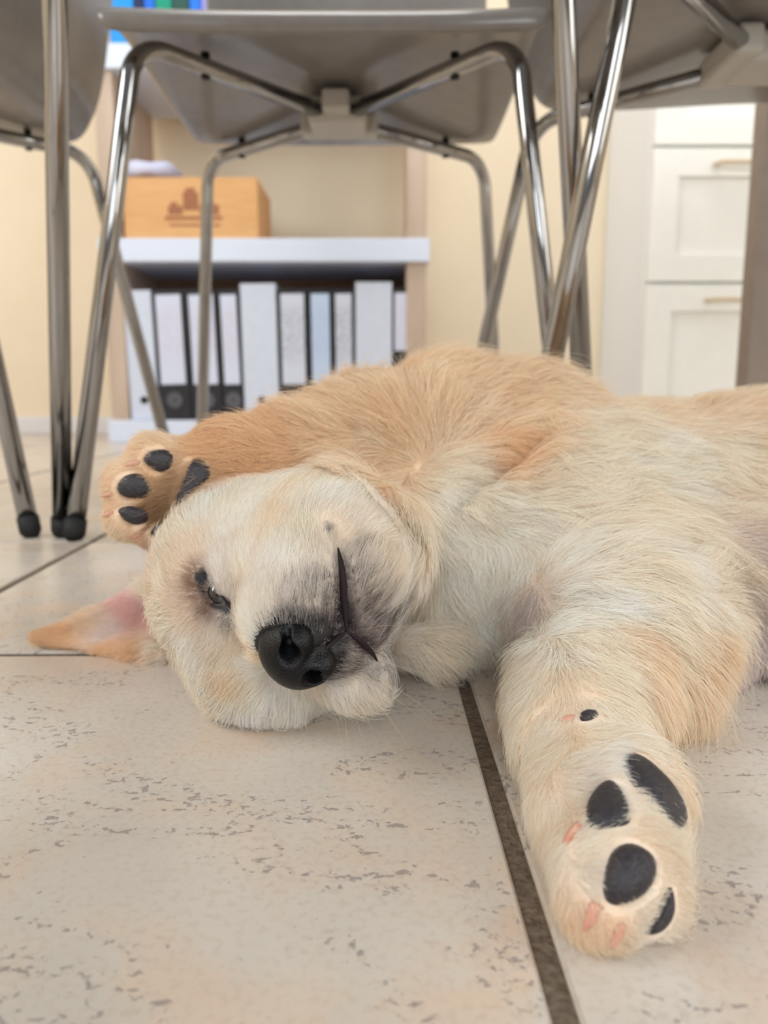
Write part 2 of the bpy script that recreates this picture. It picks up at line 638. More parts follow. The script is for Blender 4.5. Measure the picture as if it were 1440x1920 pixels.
# ------------------------------------------------------------------ drawer cabinet and tall cabinet at the right
m_cab = grain_mat('white_cabinet_paint', (240, 239, 232), (236, 235, 228), 20.0, 0.4)
m_cabs = mat('white_cabinet_side', (236, 241, 246), 0.35)
m_brass = mat('pale_wood_handle', (214, 196, 168), 0.4)
cb = thing('drawer_cabinet', 'white drawer cabinet with framed fronts in the right background', 'cabinet', (0.83, 1.88, 0))
obj('carcass', add_box(bmesh.new(), -.21, .21, 0.02, .365, 0.0, 1.3, .002), m_cabs, cb)
for z0, z1 in ((0.02, 0.373), (0.380, 0.677), (0.684, 0.98), (0.987, 1.28)):
    bm = bmesh.new()
    fw = .062
    add_box(bm, -.208, .208, 0.008, .02, z0, z1, .001)
    add_box(bm, -.208, .208, -.002, .009, z0, z0 + fw, .0015)
    add_box(bm, -.208, .208, -.002, .009, z1 - fw, z1, .0015)
    add_box(bm, -.208, -.208 + fw, -.002, .009, z0 + fw - .001, z1 - fw + .001, .0015)
    add_box(bm, .208 - fw, .208, -.002, .009, z0 + fw - .001, z1 - fw + .001, .0015)
    dr = obj('drawer', bm, m_cab, cb)
    bm = bmesh.new()
    zz = z1 - .036
    sweep(bm, [(-.065, -.002, zz), (-.062, -.02, zz), (-.05, -.024, zz), (.05, -.024, zz), (.062, -.02, zz), (.065, -.002, zz)], .0055, 12)
    obj('handle', bm, m_brass, dr, True)
m_pink = mat('pale_rose_cabinet', (232, 222, 214), 0.45)
tc_ = thing('tall_cabinet', 'plain pale rose cabinet beyond the table leg at the right edge', 'cabinet', (1.36, 1.86, 0))
obj('carcass', add_box(bmesh.new(), -.30, .30, 0.02, .385, 0.0, 1.9, .002), m_pink, tc_)
obj('door', add_box(bmesh.new(), -.298, .298, 0.0, .02, 0.03, 1.88, .003), m_pink, tc_)
bm = bmesh.new()
sweep(bm, [(.24, 0.0, .9), (.24, -.03, .91), (.24, -.03, 1.05), (.24, 0.0, 1.06)], .006, 12)
obj('handle', bm, m_brass, tc_, True)

# ================================================================== the puppy
VOX = 0.0017
LO = np.array([-0.200, 0.135, -0.004])
HI = np.array([0.345, 0.560, 0.150])
DIM = np.ceil((HI - LO) / VOX).astype(int) + 1
GRID = np.full(DIM, 1.0, np.float32)
AX = [(LO[i] + VOX * np.arange(DIM[i])).astype(np.float32) for i in range(3)]


def nrm(v):
    v = np.asarray(v, float)
    return v / np.linalg.norm(v)


def window(lo, hi, pad):
    i0 = [int(max(0, math.floor((lo[i] - pad - LO[i]) / VOX))) for i in range(3)]
    i1 = [int(min(DIM[i], math.ceil((hi[i] + pad - LO[i]) / VOX) + 1)) for i in range(3)]
    if any(a >= b for a, b in zip(i0, i1)):
        return None
    sl = tuple(slice(a, b) for a, b in zip(i0, i1))
    return sl, (AX[0][sl[0]][:, None, None], AX[1][sl[1]][None, :, None], AX[2][sl[2]][None, None, :])


def blend(sl, d, k):
    g = GRID[sl]
    h = np.clip(0.5 + 0.5 * (g - d) / k, 0, 1)
    GRID[sl] = g * (1 - h) + d * h - k * h * (1 - h)


def carve(sl, d, k):
    g = GRID[sl]
    h = np.clip(0.5 - 0.5 * (g + d) / k, 0, 1)
    GRID[sl] = g * (1 - h) + (-d) * h + k * h * (1 - h)


def ell(c, r, axes=None, k=0.02, cut=False):
    """ellipsoid; axes are three unit rows for r[0], r[1], r[2]"""
    c = np.asarray(c, float)
    A = np.eye(3) if axes is None else np.array(axes, float)
    ext = np.sqrt(((A * np.asarray(r)[:, None]) ** 2).sum(0))
    wn = window(c - ext, c + ext, 0.05)
    if wn is None:
        return
    sl, (X, Y, Z) = wn
    dx, dy, dz = X - c[0], Y - c[1], Z - c[2]
    q = [A[i][0] * dx + A[i][1] * dy + A[i][2] * dz for i in range(3)]
    k0 = np.sqrt(sum((q[i] / r[i]) ** 2 for i in range(3))) + 1e-6
    k1 = np.sqrt(sum((q[i] / r[i] ** 2) ** 2 for i in range(3))) + 1e-6
    d = k0 * (k0 - 1) / k1
    (carve if cut else blend)(sl, d, k)


def cone(a, b, ra, rb, k=0.015, cut=False):
    """tapered capsule"""
    a, b = np.asarray(a, float), np.asarray(b, float)
    lo = np.minimum(a - ra, b - rb)
    hi = np.maximum(a + ra, b + rb)
    wn = window(lo, hi, 0.05 if not cut else 0.012)
    if wn is None:
        return
    sl, (X, Y, Z) = wn
    v = b - a
    t = np.clip(((X - a[0]) * v[0] + (Y - a[1]) * v[1] + (Z - a[2]) * v[2]) / (v @ v), 0, 1)
    d = np.sqrt((X - a[0] - t * v[0]) ** 2 + (Y - a[1] - t * v[1]) ** 2 + (Z - a[2] - t * v[2]) ** 2) - (ra + (rb - ra) * t)
    (carve if cut else blend)(sl, d, k)


def chain(pts, rad, k=0.012, cut=False):
    for i in range(len(pts) - 1):
        cone(pts[i], pts[i + 1], rad[i], rad[i + 1], k, cut)


def sheet(a, b, c, r, k=0.006):
    """rounded triangle, for the ear flap"""
    a, b, c = (np.asarray(p, float) for p in (a, b, c))
    wn = window(np.minimum(np.minimum(a, b), c) - r, np.maximum(np.maximum(a, b), c) + r, 0.02)
    sl, XYZ = wn
    sh_ = np.broadcast_shapes(*(q.shape for q in XYZ))
    p = np.stack([np.broadcast_to(q, sh_) for q in XYZ], -1).astype(float)
    ba, cb_, ac = b - a, c - b, a - c
    pa, pb, pc = p - a, p - b, p - c
    n = np.cross(ba, ac)
    s = np.sign(pa @ np.cross(ba, n)) + np.sign(pb @ np.cross(cb_, n)) + np.sign(pc @ np.cross(ac, n))

    def seg(u, q):
        t = np.clip((q @ u) / (u @ u), 0, 1)
        e = u * t[..., None] - q
        return (e * e).sum(-1)
    edge = np.minimum(np.minimum(seg(ba, pa), seg(cb_, pb)), seg(ac, pc))
    face = (pa @ n) ** 2 / (n @ n)
    d = np.sqrt(np.where(s < 2.0, edge, face)) - r
    blend(sl, d.astype(np.float32), k)


def sample(P):
    """trilinear distance at points P (n,3)"""
    q = (np.atleast_2d(P) - LO) / VOX
    q = np.clip(q, 0, np.array(DIM) - 1.001)
    i = q.astype(int)
    f = q - i
    out = 0
    for a in (0, 1):
        for b in (0, 1):
            for c in (0, 1):
                wgt = (f[:, 0] if a else 1 - f[:, 0]) * (f[:, 1] if b else 1 - f[:, 1]) * (f[:, 2] if c else 1 - f[:, 2])
                out = out + wgt * GRID[i[:, 0] + a, i[:, 1] + b, i[:, 2] + c]
    return out


def grad(P, e=0.0022):
    P = np.atleast_2d(P)
    g = np.stack([sample(P + np.eye(3)[i] * e) - sample(P - np.eye(3)[i] * e) for i in range(3)], -1)
    return g / (np.linalg.norm(g, axis=1, keepdims=True) + 1e-9)


def hit(px, py):
    """where the line of sight through a pixel of the photograph meets the body"""
    d = nrm(ray(px, py))
    t = np.arange(0.12, 0.60, 0.0008)
    P = CAM + t[:, None] * d
    ok = np.all((P > LO) & (P < HI), axis=1)
    s = np.where(ok, sample(P), 1.0)
    idx = np.where(s < 0)[0]
    if len(idx) == 0:
        j = int(np.argmin(s))
        return P[j], False
    j = idx[0]
    a, b = s[j - 1], s[j]
    u = a / (a - b) if a > b else 0
    return P[j - 1] * (1 - u) + P[j] * u, True


# ---- head frame: F along the muzzle, U to the forehead, L to the side that looks up
def cam2w(v):
    return C_RIGHT * v[0] + C_UP * v[1] - C_FWD * v[2]


HF = nrm((0.20, -0.36, 0.91))
HU = np.array((-.78, -.63, 0.0))
HU = nrm(HU - HF * (HU @ HF))
HL = np.cross(HU, HF)
F, U, L = cam2w(HF), cam2w(HU), cam2w(HL)
HS = 0.93
NOSE = at(556, 1238, 0.236)


def H(f, u, l):
    return NOSE + HS * (F * f + U * u + L * l)


HA = [F, U, L]


def hell(c, r, k=0.012, cut=False):
    ell(H(*c), [q * HS for q in r], HA, k, cut)


# ---- trunk
ell((.085, .425, .058), (.075, .078, .060), k=.02)              # chest
ell((.185, .435, .057), (.105, .078, .060), k=.04)              # belly
ell((.258, .44, .057), (.078, .08, .062), k=.04)                  # hips
cone((-.020, .372, .050), (.06, .405, .053), .036, .052, .03)    # neck
ell(at(860, 1130, .375), (.04, .035, .035), k=.03)              # throat
ell(at(985, 1090, .370), (.045, .03, .032), k=.03)              # breast
# near hind thigh, knee towards the camera at the right edge
cone(at(1600, 1010, .40), at(1440, 1110, .345), .050, .034, .02)
cone(at(1440, 1110, .345), at(1560, 1240, .335), .030, .018, .015)
# ---- upper foreleg, lying back over the head
chain([at(1000, 812, .435), at(830, 805, .415), at(690, 825, .395), at(570, 848, .37), at(430, 864, .345), at(360, 890, .335)],
      [.032, .030, .025, .0185, .0135, .013], .014)
ell(at(905, 815, .43), (.05, .032, .031), k=.02)
pc = at(312, 912, .330)
ell(pc, (.0185, .012, .0195), k=.008)
for x, y, r in ((288, 862, .0105), (246, 908, .0115), (248, 966, .0108), (296, 992, .0085)):
    cone(at(x, y, .327), at(340, 918, .333), r, .009, .005)
# ---- lower foreleg, stretched to the camera
cone(at(1130, 1060, .385), at(1165, 1150, .335), .044, .038, .045)
chain([at(1165, 1150, .335), at(1150, 1195, .305), at(1075, 1320, .258), at(1080, 1400, .235), at(1130, 1530, .200), at(1155, 1625, .178)],
      [.036, .0325, .0205, .0165, .0165, .0155], .016)
cone(at(1140, 1190, .31), at(1290, 1230, .325), .028, .016, .02)
ell(at(1192, 1495, .205), (.009, .016, .013), k=.008)
for x, y, Y, r in ((1105, 1530, .193, .0115), (1150, 1650, .168, .0125), (1205, 1700, .169, .0095), (1120, 1700, .163, .0085)):
    cone(at(x, y, Y), at(1150, 1500, .207), r, .010, .005)

# ---- head
hell((-.088, .017, .000), (.047, .043, .0420), .01)        # skull
hell((-.066, .025, -.006), (.032, .024, .033), .012)       # forehead
hell((-.072, -.007, .012), (.033, .026, .022), .012)       # cheeks
hell((-.072, -.007, -.026), (.034, .028, .024), .012)
hell((-.060, .020, -.031), (.022, .018, .018), .012)       # brows
hell((-.061, .020, .014), (.018, .015, .014), .012)
ell(at(498, 1266, .292), (.022, .016, .0175), k=.02)
ell(at(664, 1262, .266), (.0130, .013, .0120), k=.018)       # lower flew resting on the floor
ell(at(792, 1212, .326), (.016, .010, .0070), k=.010)      # fold of neck skin       # cheek skin pressed on the floor
cone(H(-.015, -.004, 0), H(-.050, .001, 0), .0180 * HS, .0245 * HS, .010)   # muzzle
hell((-.024, -.013, .0115), (.0205, .0175, .0150), .006)   # lips
hell((-.024, -.013, -.0125), (.0205, .0175, .0155), .006)
hell((-.044, -.017, .015), (.024, .020, .0140), .01)
hell((-.056, -.027, .008), (.022, .018, .018), .02)
ell(at(706, 1042, .287), (.0145, .020, .017), k=.018)
ell(at(655, 985, .290), (.016, .020, .015), k=.018)
hell((-.044, -.017, -.018), (.024, .020, .0155), .01)
cone(H(-.021, -.034, -.001), H(-.060, -.033, -.004), .0125 * HS, .0205 * HS, .012)  # lower jaw
cone(H(-.055, -.028, -.006), H(-.085, -.022, -.010), .021 * HS, .028 * HS, .015)
# ---- ear of the upper side, flopped open on the floor
e_tip = onz(78, 1197, .004)
e_b0 = at(300, 1238, .350)
e_b1 = at(300, 1085, .365)
e_m = at(300, 1175, .372)
e_q = at(185, 1188, .372)
sheet(e_tip, e_b0, e_q, .0026)
sheet(e_q, e_b0, e_m, .0026)
sheet(e_tip, e_q, e_b1, .0022)
sheet(e_q, e_m, e_b1, .0026)

# ---- flat where it rests on the floor
np.maximum(GRID, -(AX[2][None, None, :] - 0.0006), out=GRID)

for pts, r in (([(690, 900), (735, 940), (765, 990), (775, 1040)], .0045), ([(850, 935), (920, 890), (1005, 828)], .004), ([(800, 985), (812, 1060), (800, 1130)], .002), ([(500, 1238), (520, 1270), (560, 1312)], .0022), ([(1180, 1030), (1280, 1075), (1340, 1140)], .003)):
    cr = [hit(*p)[0] for p in pts]
    chain(cr, [r] * len(cr), .007, True)


def px_hits(pts):
    return [hit(x, y)[0] for x, y in pts]


def dense(pts, n=6):
    out = []
    for a, b in zip(pts, pts[1:]):
        for i in range(n):
            out.append((a[0] + (b[0] - a[0]) * i / n, a[1] + (b[1] - a[1]) * i / n))
    return out + [pts[-1]]


MOUTH_A = px_hits(dense([(618, 988), (633, 1022), (643, 1070), (646, 1130), (651, 1186)]))
MOUTH_B = px_hits(dense([(651, 1186), (678, 1206), (700, 1228), (716, 1256)]))
PHILTRUM = px_hits(dense([(588, 1240), (620, 1212), (651, 1186)]))
EYE = px_hits(dense([(377, 1078), (386, 1104), (402, 1126), (426, 1138)], 4))
for ln, r in ((MOUTH_A, .0019), (MOUTH_B, .0019), (PHILTRUM, .0015)):
    chain(ln, [r] * len(ln), .0022, True)
chain([MOUTH_A[-1] - F * .0] * 1 + [MOUTH_A[-1] - F * .004], [.0028, .002], .002, True)
hell((-.0035, .0015, 0), (.0105, .0088, .0120), .002, True)      # seat of the nose leather
nE = grad(np.mean(EYE, axis=0))[0]
EYE_C = np.mean(EYE, axis=0) - nE * .0072
chain([p - nE * .0008 for p in EYE], [.0012, .0014, .0016, .0018, .0020, .0021, .0021, .0021, .0020, .0018, .0016, .0013, .0012][:len(EYE)], .0012, True)



def surface_nets(G):
    s = G < 0
    nx, ny, nz = G.shape
    cnt = np.zeros((nx - 1, ny - 1, nz - 1), np.uint8)
    for a in (0, 1):
        for b in (0, 1):
            for c in (0, 1):
                cnt += s[a:nx - 1 + a, b:ny - 1 + b, c:nz - 1 + c]
    act = np.argwhere((cnt > 0) & (cnt < 8))
    idx = np.full(cnt.shape, -1, np.int32)
    idx[act[:, 0], act[:, 1], act[:, 2]] = np.arange(len(act))
    acc = np.zeros((len(act), 3))
    num = np.zeros(len(act))
    corners = [(a, b, c) for a in (0, 1) for b in (0, 1) for c in (0, 1)]
    val = {k: G[act[:, 0] + k[0], act[:, 1] + k[1], act[:, 2] + k[2]] for k in corners}
    for k in corners:
        for ax in range(3):
            if k[ax]:
                continue
            k2 = list(k)
            k2[ax] = 1
            a, b = val[k], val[tuple(k2)]
            m = (a < 0) != (b < 0)
            t = np.where(m, a / np.where(m, a - b, 1), 0)
            p = np.array(k, float)[None, :].repeat(len(act), 0)
            p[:, ax] = t
            acc[m] += p[m]
            num[m] += 1
    V = LO + VOX * (act + acc / num[:, None])
    Fs = []
    for ax in range(3):
        sl0 = [slice(None)] * 3
        sl1 = [slice(None)] * 3
        sl0[ax] = slice(0, -1)
        sl1[ax] = slice(1, None)
        cr = np.argwhere(s[tuple(sl0)] != s[tuple(sl1)])
        b, c = [(1, 2), (2, 0), (0, 1)][ax]
        cr = cr[(cr[:, b] > 0) & (cr[:, c] > 0) & (cr[:, b] < G.shape[b] - 1) & (cr[:, c] < G.shape[c] - 1)]
        ins = s[cr[:, 0], cr[:, 1], cr[:, 2]]
        q = []
        for db, dc in ((1, 1), (0, 1), (0, 0), (1, 0)):
            r = cr.copy()
            r[:, b] -= db
            r[:, c] -= dc
            q.append(idx[r[:, 0], r[:, 1], r[:, 2]])
        q = np.stack(q, 1)
        q[~ins] = q[~ins][:, ::-1]
        Fs.append(q)
    return V, np.concatenate(Fs)


BV, BF = surface_nets(GRID)
print('body verts', len(BV), 'faces', len(BF))
puppy = thing('puppy', 'cream golden puppy asleep on its side on the tiles, paw pads showing', 'puppy', (0.06, 0.38, 0))
PL = np.array(puppy.location)


def fast_mesh(name, V, Q, m, parent, smooth=True):
    me = bpy.data.meshes.new(name)
    Q = np.asarray(Q, np.int32)
    k = Q.shape[1]
    me.vertices.add(len(V))
    me.vertices.foreach_set('co', (V - PL).astype(np.float32).ravel())
    me.loops.add(len(Q) * k)
    me.loops.foreach_set('vertex_index', Q.ravel())
    me.polygons.add(len(Q))
    me.polygons.foreach_set('loop_start', np.arange(0, len(Q) * k, k, dtype=np.int32))
    me.polygons.foreach_set('use_smooth', np.ones(len(Q), bool))
    me.update(calc_edges=True)
    return link(name, me, m, parent)


m_skin = mat('puppy_skin', (225, 205, 180), 0.6)
body = fast_mesh('body', BV, BF, m_skin, puppy)



def at_group(lo, hi, vox):
    """a fresh fine distance grid for a small part; returns the body grid so that it can be put back"""
    global GRID, LO, HI, VOX, DIM, AX
    keep = (GRID, LO, HI, VOX, DIM, AX)
    LO, HI, VOX = np.asarray(lo, float), np.asarray(hi, float), vox
    DIM = np.ceil((HI - LO) / VOX).astype(int) + 1
    GRID = np.full(DIM, 1.0, np.float32)
    AX = [(LO[i] + VOX * np.arange(DIM[i])).astype(np.float32) for i in range(3)]
    return keep


# ---- nose leather
m_nose = mat('black_nose_leather', (9, 9, 12), 0.42, spec=0.3)
t = NT(m_nose)
tc = t.n('ShaderNodeTexCoord')
vo = t.n('ShaderNodeTexVoronoi', i_Scale=1500.0)
t.l(tc.outputs['Object'], vo.inputs['Vector'])
bp = t.n('ShaderNodeBump', i_Strength=0.5, i_Distance=0.0003)
t.l(vo.outputs['Distance'], bp.inputs['Height'])
t.l(bp.outputs[0], t.b.inputs['Normal'])
NC = H(-.0040, .0010, 0)
keep = at_group(NC - .024, NC + .024, .00055)
hell((-.0050, .0015, 0), (.0118, .0102, .0136), .003)
hell((-.0015, -.004, .0065), (.0086, .0072, .0066), .003)
hell((-.0015, -.004, -.0065), (.0086, .0072, .0066), .003)
hell((-.0065, -.0095, 0), (.0070, .0045, .0050), .003)
for s in (-1, 1):
    cone(H(.0065, -.0014, s * .0066), H(.0000, -.0026, s * .0074), .0036, .0020, .0014, True)
    cone(H(.0045, -.0028, s * .0082), H(.0000, -.0062, s * .0138), .0020, .0010, .0014, True)
cone(H(.0065, -.004, 0), H(.000, -.0145, 0), .0009, .0011, .0012, True)
nv, nf = surface_nets(GRID)
GRID, LO, HI, VOX, DIM, AX = keep
nose = fast_mesh('nose', nv, nf, m_nose, puppy)
nose['label'] = 'black leathery nose with two open nostrils'

# ---- eye behind the slit
m_eye = mat('dark_wet_eye', (24, 18, 22), 0.06, spec=0.8, coat=0.6)


def ball(name, c, r, m, parent=None, axes=None, n=20):
    bm = bmesh.new()
    bmesh.ops.create_uvsphere(bm, u_segments=n, v_segments=n // 2 + 2, radius=1.0)
    A = np.eye(3) if axes is None else np.array(axes)
    for v in bm.verts:
        q = np.array(v.co) * np.asarray(r)
        v.co = Vector(c + q @ A - PL)
    return obj(name, bm, m, puppy if parent is None else parent, True)


eye = ball('eye', EYE_C, (.0062, .0062, .0062), m_eye)
eye['label'] = 'dark eye showing through the almost closed lids'

# ---- dark lip edges lying in the mouth creases
m_lip = mat('dark_lip_skin', (40, 28, 31), 0.7, spec=0.2)
for ln_, r_ in ((MOUTH_A[7:], .0012), (MOUTH_B[:-3], .0010), (PHILTRUM, .0008)):
    q_ = np.array(ln_) - F * .0011                    # a little below the skin
    for _ in range(3):
        q_[1:-1] = (q_[:-2] + 2 * q_[1:-1] + q_[2:]) / 4
    bm = bmesh.new()
    w_ = np.sin(np.linspace(.12, math.pi - .2, len(q_))) ** .7
    sweep(bm, [p - PL for p in q_], list(r_ * w_), 10)
    obj('lip', bm, m_lip, puppy, True)

# ---- paw pads
m_pad = grain_mat('charcoal_pad_leather', (40, 37, 42), (54, 49, 53), 900.0, 0.42, 0.35, 0.45)
m_claw = grain_mat('pinkish_claw', (206, 140, 122), (214, 164, 136), 200.0, 0.35)
PAD_PTS = []


def pad(name, poly, h, label=None):
    poly = np.array(poly, float)
    cen = poly.mean(0)
    # closed outline resampled evenly
    P2 = np.vstack([poly, poly[:1]])
    sg = np.linalg.norm(np.diff(P2, axis=0), axis=1)
    s = np.concatenate([[0], np.cumsum(sg)])
    n = 30
    u = np.linspace(0, s[-1], n, endpoint=False)
    out = np.stack([np.interp(u, s, P2[:, i]) for i in (0, 1)], 1)
    for _ in range(2):
        out = .5 * out + .25 * np.roll(out, 1, 0) + .25 * np.roll(out, -1, 0)
    c0, _ = hit(*cen)
    dep0 = (c0 - CAM) @ C_FWD

    def on(p):
        q, ok = hit(*p)
        dep = (q - CAM) @ C_FWD
        if not ok or abs(dep - dep0) > .014:
            d = ray(*p)
            q = CAM + d * (dep0 + np.clip(dep - dep0, -.004, .004) if ok else dep0 + .004)
        return q
    fr = [0, .25, .5, .7, .85, .95, 1.0]
    V = []
    N = []
    for k, f in enumerate(fr):
        for o in (out if k else out[:1]):
            q = on(cen + (o - cen) * f)
            V.append(q)
    V = np.array(V)
    N = grad(V)
    nm = nrm(N.mean(0))
    N = N * .5 + nm * .5
    N /= np.linalg.norm(N, axis=1, keepdims=True)
    top = [0] + sum([[f] * n for f in fr[1:]], [])
    V = V + N * np.array([h * (1 - f ** 4) - .0004 * (f > .99) for f in top])[:, None]
    faces = [(0, 1 + i, 1 + (i + 1) % n) for i in range(n)]
    for k in range(len(fr) - 2):
        a, b = 1 + k * n, 1 + (k + 1) * n
        faces += [(a + i, b + i, b + (i + 1) % n, a + (i + 1) % n) for i in range(n)]
    # skirt and back, sunk into the paw
    last = 1 + (len(fr) - 2) * n
    back = V[last:last + n] - N[last:last + n] * .0025
    cb0 = len(V)
    V = np.vstack([V, back, back.mean(0)[None]])
    faces += [(last + i, cb0 + i, cb0 + (i + 1) % n, last + (i + 1) % n) for i in range(n)]
    faces += [(cb0 + i, cb0 + n, cb0 + (i + 1) % n) for i in range(n)]
    PAD_PTS.append(V[:cb0])
    o = mesh_np(name, V - PL, faces, m_pad, puppy)
    bm = bmesh.new()
    bm.from_mesh(o.data)
    bmesh.ops.recalc_face_normals(bm, faces=bm.faces[:])
    bm.to_mesh(o.data)
    bm.free()
    if label:
        o['label'] = label


pad('paw_pad', [(1160, 1412), (1185, 1405), (1215, 1425), (1250, 1460), (1278, 1500), (1292, 1535), (1288, 1560), (1268, 1562), (1245, 1540), (1225, 1515), (1195, 1485), (1168, 1450)], .0030)
pad('toe_pad', [(1135, 1462), (1150, 1460), (1172, 1490), (1187, 1525), (1183, 1548), (1150, 1552), (1112, 1560), (1095, 1545), (1098, 1510), (1115, 1480)], .0030)
pad('toe_pad', [(1160, 1582), (1185, 1578), (1205, 1588), (1222, 1598), (1232, 1615), (1230, 1650), (1210, 1680), (1180, 1697), (1145, 1702), (1128, 1685), (1130, 1640), (1142, 1600)], .0032)
pad('toe_pad', [(1258, 1655), (1263, 1690), (1255, 1722), (1230, 1750), (1205, 1755), (1212, 1735), (1230, 1715), (1240, 1685)], .0022)
pad('wrist_pad', [(1085, 1340), (1100, 1333), (1120, 1334), (1124, 1342), (1105, 1352), (1088, 1353)], .0016)
pad('toe_pad', [(266, 858), (280, 844), (310, 841), (328, 852), (326, 872), (308, 889), (285, 881), (268, 868)], .0028)
pad('toe_pad', [(216, 910), (232, 891), (260, 885), (279, 896), (287, 918), (279, 934), (245, 936), (221, 929)], .0028)
pad('toe_pad', [(218, 955), (235, 948), (262, 949), (283, 958), (282, 978), (255, 986), (230, 976)], .0026)
pad('toe_pad', [(280, 1000), (295, 985), (312, 972), (318, 985), (308, 1005), (292, 1010)], .0020)
pad('paw_pad', [(340, 900), (350, 868), (365, 855), (384, 856), (400, 870), (403, 890), (386, 908), (362, 925), (350, 948), (336, 966), (324, 955), (330, 925)], .0026)
PAD_PTS = np.vstack(PAD_PTS)


def claw(px, py, dx, dy, ln, r, toward=.25):
    p, ok = hit(px, py)
    n = grad(p)[0]
    d = nrm(C_RIGHT * dx - C_UP * dy + n * toward * math.hypot(dx, dy))
    bm = bmesh.new()
    pts = [p - d * ln * .5 + (d * s * 1.5 - n * .25 * s * s) * ln - PL for s in np.linspace(0, 1, 7)]
    sweep(bm, pts, [r * q for q in (1, 1, .98, .9, .72, .48, .15)], 10)
    obj('claw', bm, m_claw, puppy, True)


claw(1078, 1562, -20, 26, .0050, .0018)
claw(1112, 1712, -12, 26, .0048, .0016)
claw(1160, 1748, -8, 16, .0045, .0014)
claw(1068, 1348, -20, 4, .0030, .0014)
claw(255, 868, -22, 6, .0052, .0011)
claw(208, 926, -22, 6, .0052, .0011)
claw(208, 962, -22, 8, .0050, .0011)
claw(262, 1002, -20, 10, .0048, .0011)

